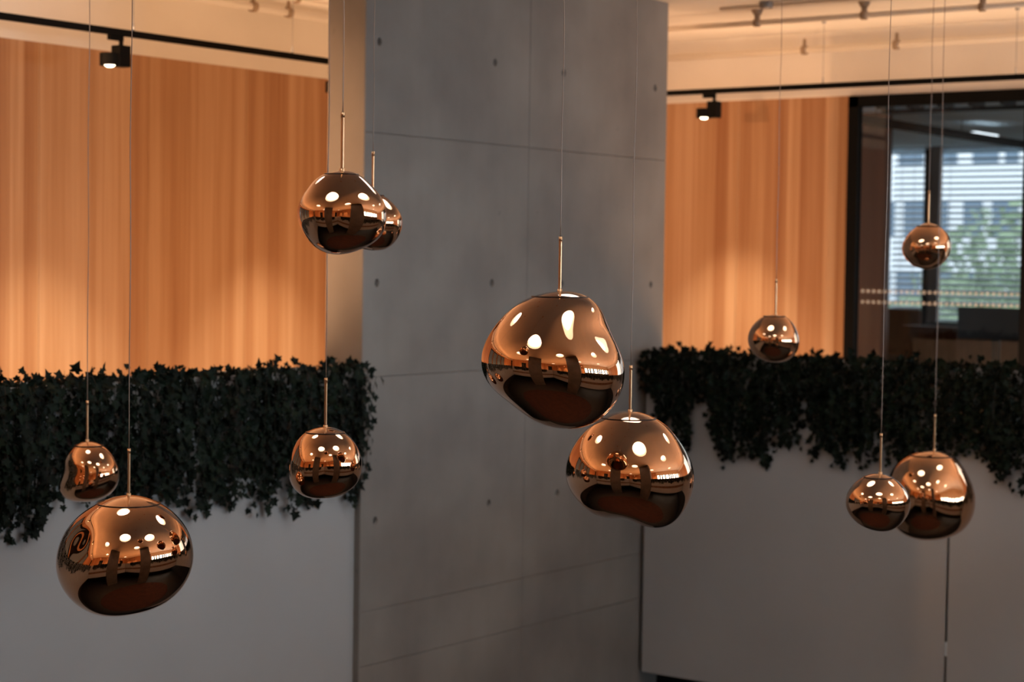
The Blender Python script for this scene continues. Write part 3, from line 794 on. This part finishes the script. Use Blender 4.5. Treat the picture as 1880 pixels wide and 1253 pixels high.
# ------------------------------------------------------------------ the copper pendants
# outline points are local to a crop: (crop x0, y0, scale) then the points clockwise from the top
LAMPS = [
 dict(d=7.15, org=(80, 890, 5.013), seam=(180, 575, 1000), rod=(780, 822), cord=243,
      pts=[(780,95),(880,105),(960,130),(1050,165),(1130,215),(1210,290),(1280,370),(1330,450),(1362,540),(1372,640),(1365,740),(1340,840),(1295,930),(1230,1010),(1140,1080),(1040,1130),(920,1170),(780,1190),(640,1200),(520,1195),(430,1165),(340,1110),(260,1040),(190,950),(145,850),(125,740),(130,640),(155,540),(200,440),(265,345),(370,250),(480,185),(560,145),(660,110)],
      dents=[(-52, 18, .10, 24)], label='large dented copper globe pendant hanging lowest at the left before the left parapet'),
 dict(d=8.6, org=(100, 800, 9.638), seam=(188, 360, 830), rod=(577, 735), cord=166,
      pts=[(590,100),(700,110),(790,140),(870,190),(960,270),(1040,370),(1100,480),(1140,590),(1150,700),(1135,820),(1080,930),(1000,1020),(900,1100),(790,1150),(650,1170),(500,1175),(350,1160),(220,1120),(130,1050),(85,960),(78,860),(100,770),(150,700),(160,600),(165,490),(195,390),(245,295),(310,210),(380,155),(470,115)],
      dents=[(-60, -12, .05, 25)], label='small copper globe pendant just above the large left one, leftmost of all'),
 dict(d=6.0, org=(530, 300, 6.959), seam=(152, 435, 900), rod=(678, 205), cord=629.5,
      pts=[(680,98),(780,105),(870,135),(960,185),(1050,270),(1120,350),(1190,430),(1230,520),(1250,620),(1250,720),(1230,820),(1190,910),(1120,990),(1020,1050),(900,1110),(780,1150),(660,1165),(540,1160),(430,1130),(330,1070),(240,970),(170,860),(125,750),(108,650),(115,570),(150,480),(200,390),(260,290),(340,220),(430,155),(520,115)],
      dents=[(20, -8, .05, 26), (-20, -35, -.03, 22)], label='sharp copper pendant at upper left, before the concrete edge and overlapping another lamp'),
 dict(d=8.0, org=(530, 300, 6.959), seam=(420, 900, 1250), rod=(1070, 277), cord=686,
      pts=[(1070,370),(1180,400),(1290,460),(1380,560),(1440,660),(1455,740),(1440,850),(1400,950),(1330,1040),(1230,1100),(1130,1120),(1020,1110),(930,1090),(820,1040),(740,950),(695,830),(690,720),(730,600),(810,490),(930,400)],
      dents=[], label='copper globe pendant mostly hidden behind the sharp upper left one'),
 dict(d=7.3, org=(520, 770, 7.83), seam=(200, 360, 800), rod=(602, 693), cord=605,
      pts=[(600,113),(720,120),(830,160),(930,230),(1010,320),(1070,410),(1110,510),(1130,620),(1130,740),(1100,860),(1040,950),(950,1030),(850,1090),(740,1120),(620,1135),(480,1138),(370,1130),(260,1085),(170,1010),(105,900),(75,780),(75,670),(95,560),(130,440),(190,330),(270,230),(360,170),(480,125)],
      dents=[(5, -12, .035, 28)], label='small copper globe pendant against the ivy at the right end of the left parapet'),
 dict(d=6.7, org=(870, 520, 4.476), seam=(118, 475, 935), rod=(697, 432), cord=1031,
      pts=[(700,60),(800,68),(880,88),(940,115),(1000,155),(1040,210),(1075,280),(1120,380),(1170,490),(1215,600),(1240,700),(1235,800),(1205,900),(1160,1000),(1090,1080),(1000,1140),(900,1185),(800,1200),(680,1195),(560,1160),(440,1100),(330,1020),(220,930),(130,840),(75,750),(58,660),(65,570),(100,470),(150,380),(220,290),(300,210),(390,150),(480,112),(580,75)],
      dents=[(58, 28, .07, 22)], label='largest copper pendant in the middle, its blown glass bulging to the left'),
 dict(d=7.4, org=(1030, 740, 5.219), seam=(152, 430, 880), rod=(653, 670), cord=1170,
      pts=[(660,80),(760,90),(850,120),(930,165),(1020,230),(1100,310),(1170,410),(1230,530),(1270,640),(1278,740),(1255,860),(1210,970),(1150,1070),(1070,1150),(980,1190),(890,1200),(810,1185),(740,1160),(650,1140),(520,1130),(400,1100),(290,1060),(190,980),(110,880),(60,780),(42,680),(45,590),(75,490),(130,390),(200,290),(280,210),(370,150),(460,110),(560,85)],
      dents=[(-12, -62, .12, 22)], label='large copper pendant with a dented underside, touching the outline of the middle one below right'),
 dict(d=8.4, org=(1540, 810, 6.265), seam=(425, 305, 625), rod=(470, 795), cord=1634,
      pts=[(450,375),(540,385),(620,420),(700,480),(770,560),(810,640),(820,720),(805,800),(770,880),(710,950),(640,1010),(560,1038),(460,1040),(340,1015),(230,960),(140,880),(90,780),(80,690),(105,600),(150,530),(220,460),(310,405),(380,380)],
      dents=[(0, -5, .04, 30)], label='small squat copper pendant at lower right, in front of the larger one'),
 dict(d=10.6, org=(1540, 810, 6.265), seam=(172, 860, 1290), rod=(1085, 760), cord=1732.5,
      pts=[(1090,100),(1200,115),(1290,160),(1380,240),(1440,330),(1485,420),(1530,520),(1560,620),(1560,740),(1530,860),(1480,960),(1400,1040),(1280,1100),(1150,1135),(1000,1148),(860,1130),(740,1080),(650,1000),(590,910),(565,800),(555,700),(555,600),(565,500),(595,400),(650,290),(740,210),(830,155),(950,115)],
      dents=[(35, 10, .05, 24)], label='large copper pendant at lower right, partly behind the small squat one'),
 dict(d=10.3, org=(1340, 500, 6.962), seam=(572, 430, 720), rod=(578, 512), cord=1434,
      pts=[(570,540),(650,550),(730,580),(800,650),(850,740),(880,830),(885,920),(860,1010),(800,1090),(720,1140),(620,1160),(500,1155),(400,1120),(310,1050),(250,960),(230,860),(240,780),(280,700),(350,620),(430,565),(500,545)],
      dents=[], label='small blurred copper pendant before the right wood wall, just above the ivy'),
 dict(d=11.1, org=(1620, 380, 8.95), seam=(330, 580, 910), rod=(745, 349), cord=1713,
      pts=[(745,265),(830,275),(920,315),(1010,380),(1080,470),(1120,570),(1130,680),(1100,780),(1050,870),(970,950),(880,1005),(760,1030),(640,1020),(520,970),(420,890),(350,790),(325,690),(345,590),(400,480),(480,390),(570,320),(660,280)],
      dents=[(0, 0, .05, 30)], label='small blurred copper pendant in front of the glazing and blinds at upper right'),
]

def smooth_outline(pts, order=7):
    a = np.array(pts, float); cx, cy = (a[:, 0].min()+a[:, 0].max())/2, (a[:, 1].min()+a[:, 1].max())/2
    # dense resample of the polygon, then a low-order Fourier series r(theta)
    P = []
    for i in range(len(a)):
        p, q = a[i], a[(i+1) % len(a)]
        for t in np.linspace(0, 1, 8, endpoint=False): P.append(p+(q-p)*t)
    P = np.array(P); dx = P[:, 0]-cx; dy = -(P[:, 1]-cy)
    th = np.arctan2(dy, dx); rr = np.hypot(dx, dy)
    cols = [np.ones_like(th)]
    for k in range(1, order+1): cols += [np.cos(k*th), np.sin(k*th)]
    co, *_ = np.linalg.lstsq(np.stack(cols, 1), rr, rcond=None)
    def f(t):
        v = co[0]
        for k in range(1, order+1): v = v + co[2*k-1]*np.cos(k*t) + co[2*k]*np.sin(k*t)
        return v
    return (cx, cy), f

def pendant(L):
    ox, oy, s = L['org']; d = L['d']
    (cx, cy), f = smooth_outline(L['pts'])
    pcx, pcy = ox + cx/s, oy + cy/s
    c = at(pcx, pcy, d); m_px = d/F_PX/s                     # metres per crop pixel
    hv = Vector((-c.x, -c.y, 0)).normalized()                # towards the camera, level
    rt = Vector((0, 0, 1)).cross(hv).normalized()            # to the camera's right
    rt = rt if rt.dot(CR) > 0 else -rt
    nel, naz = 120, 144
    el = np.linspace(-math.pi/2, math.pi/2, nel+1); az = np.arange(naz)*2*math.pi/naz
    rho = -ROLL
    V = []
    el_g, az_g = np.meshgrid(el, az, indexing='ij')
    rR = f(el_g + rho); rL = f(math.pi - el_g + rho)
    w = (1+np.cos(az_g))/2
    r = (rR*w + rL*(1-w))
    dirx = np.cos(el_g)*np.cos(az_g); diry = np.cos(el_g)*np.sin(az_g); dirz = np.sin(el_g)
    for (a, e, dep, wd) in L['dents']:                       # azimuth from the camera direction (+ = right), elevation, depth, width in degrees
        a_, e_ = R(a), R(e)
        q = np.array([math.cos(e_)*math.sin(a_), math.cos(e_)*math.cos(a_), math.sin(e_)])
        ang = np.degrees(np.arccos(np.clip(dirx*q[0]+diry*q[1]+dirz*q[2], -1, 1)))
        r = r*(1 - dep*np.exp(-(ang/wd)**2))
    r = r*m_px
    PX = (dirx*r); PY = (diry*r); PZ = (dirz*r)
    bm = bmesh.new()
    rows = []
    for i in range(nel+1):
        if i in (0, nel):
            v = bm.verts.new(c + Vector((0, 0, PZ[i, 0]))); rows.append([v]*naz); continue
        rows.append([bm.verts.new(c + rt*PX[i, j] + hv*PY[i, j] + Vector((0, 0, PZ[i, j]))) for j in range(naz)])
    for i in range(nel):
        for j in range(naz):
            k = (j+1) % naz
            q = [rows[i][j], rows[i][k], rows[i+1][k], rows[i+1][j]]
            u_ = []
            for v in q:
                if v not in u_: u_.append(v)
            bm.faces.new(u_)
    bmesh.ops.recalc_face_normals(bm, faces=bm.faces)
    zc = c.z + (cy - L['seam'][0])*m_px + .002
    top = rows[nel][0].co.copy()
    me_full = bpy.data.meshes.new('tmp'); bm.to_mesh(me_full); bm.free()
    # rod and root
    prx = ox + L['rod'][0]/s; rod_top_py = L['rod'][1]
    rx_ = (prx - pcx)*s*m_px
    # the cap's crown point under the rod
    rod_h = (oy + L['pts'][0][1]/s - rod_top_py)*d/F_PX
    root = empty('pendant_lamp', tuple(c), L['label'], 'lamp', 'mirrored copper pendants hung on thin cords')
    def part(name, keep_top, m_):
        b = bmesh.new(); b.from_mesh(me_full)
        res = bmesh.ops.bisect_plane(b, geom=b.verts[:]+b.edges[:]+b.faces[:], plane_co=(0, 0, zc), plane_no=(0, 0, 1), clear_inner=keep_top, clear_outer=not keep_top)
        ring = [e for e in b.edges if e.is_boundary]
        rv = {v for e in ring for v in e.verts}
        rim = sorted([v.co.copy() for v in rv], key=lambda p: math.atan2(p.y-c.y, p.x-c.x))
        mcen = sum((p for p in rim), Vector())/len(rim)
        rim.sort(key=lambda p: math.atan2(p.y-mcen.y, p.x-mcen.x))
        me = bpy.data.meshes.new(name); b.to_mesh(me); b.free(); me.materials.append(m_)
        me.polygons.foreach_set('use_smooth', [True]*len(me.polygons))
        o = bpy.data.objects.new(name, me); C.objects.link(o); put(o, root)
        return o, rim
    part('shade', False, M['copper'])
    cap, rim = part('cap', True, M['cap'])
    b = MB(); b.tube(rim, .0030*(d/7), n=6, closed=True); b.build('seam_ring', M['seam'], root, smooth=True)
    bpy.data.meshes.remove(me_full)
    base = c + rt*rx_
    base.z = top.z - .004
    rt_top = base.z + rod_h
    b = MB(); b.tube([(base.x, base.y, base.z+(rt_top-base.z)*q/12) for q in range(13)], .0055, n=20); b.build('rod', M['brass'], root, smooth=True)
    b = MB(); b.cyl((base.x, base.y, base.z-.004), (base.x, base.y, base.z+.012), .0085, n=14); b.cyl((base.x, base.y, rt_top-.016), (base.x, base.y, rt_top+.002), .0064, n=14)
    b.build('ferrule', M['brass'], root, smooth=True)
    # cord up to the ceiling with a faint waviness
    rnd = random.Random(int(prx)); pts = []
    n = 26
    for i in range(n+1):
        t_ = i/n; z = rt_top + (ZC - rt_top)*t_
        wv_ = .0022*math.sin(t_*17+rnd.random()*.4+prx)*math.sin(math.pi*t_)
        pts.append((base.x+rt.x*wv_, base.y+rt.y*wv_, z))
    b = MB(); b.tube(pts, .0019, n=6); b.build('cord', M['cord'], root, smooth=True)
    b = MB(); b.cyl((base.x, base.y, ZC-.022), (base.x, base.y, ZC), .045, n=20); b.build('ceiling_rose', M['brass'], root)
    return root
for L in LAMPS: pendant(L)
for o in bpy.data.objects:
    if '_w' in o: del o['_w']
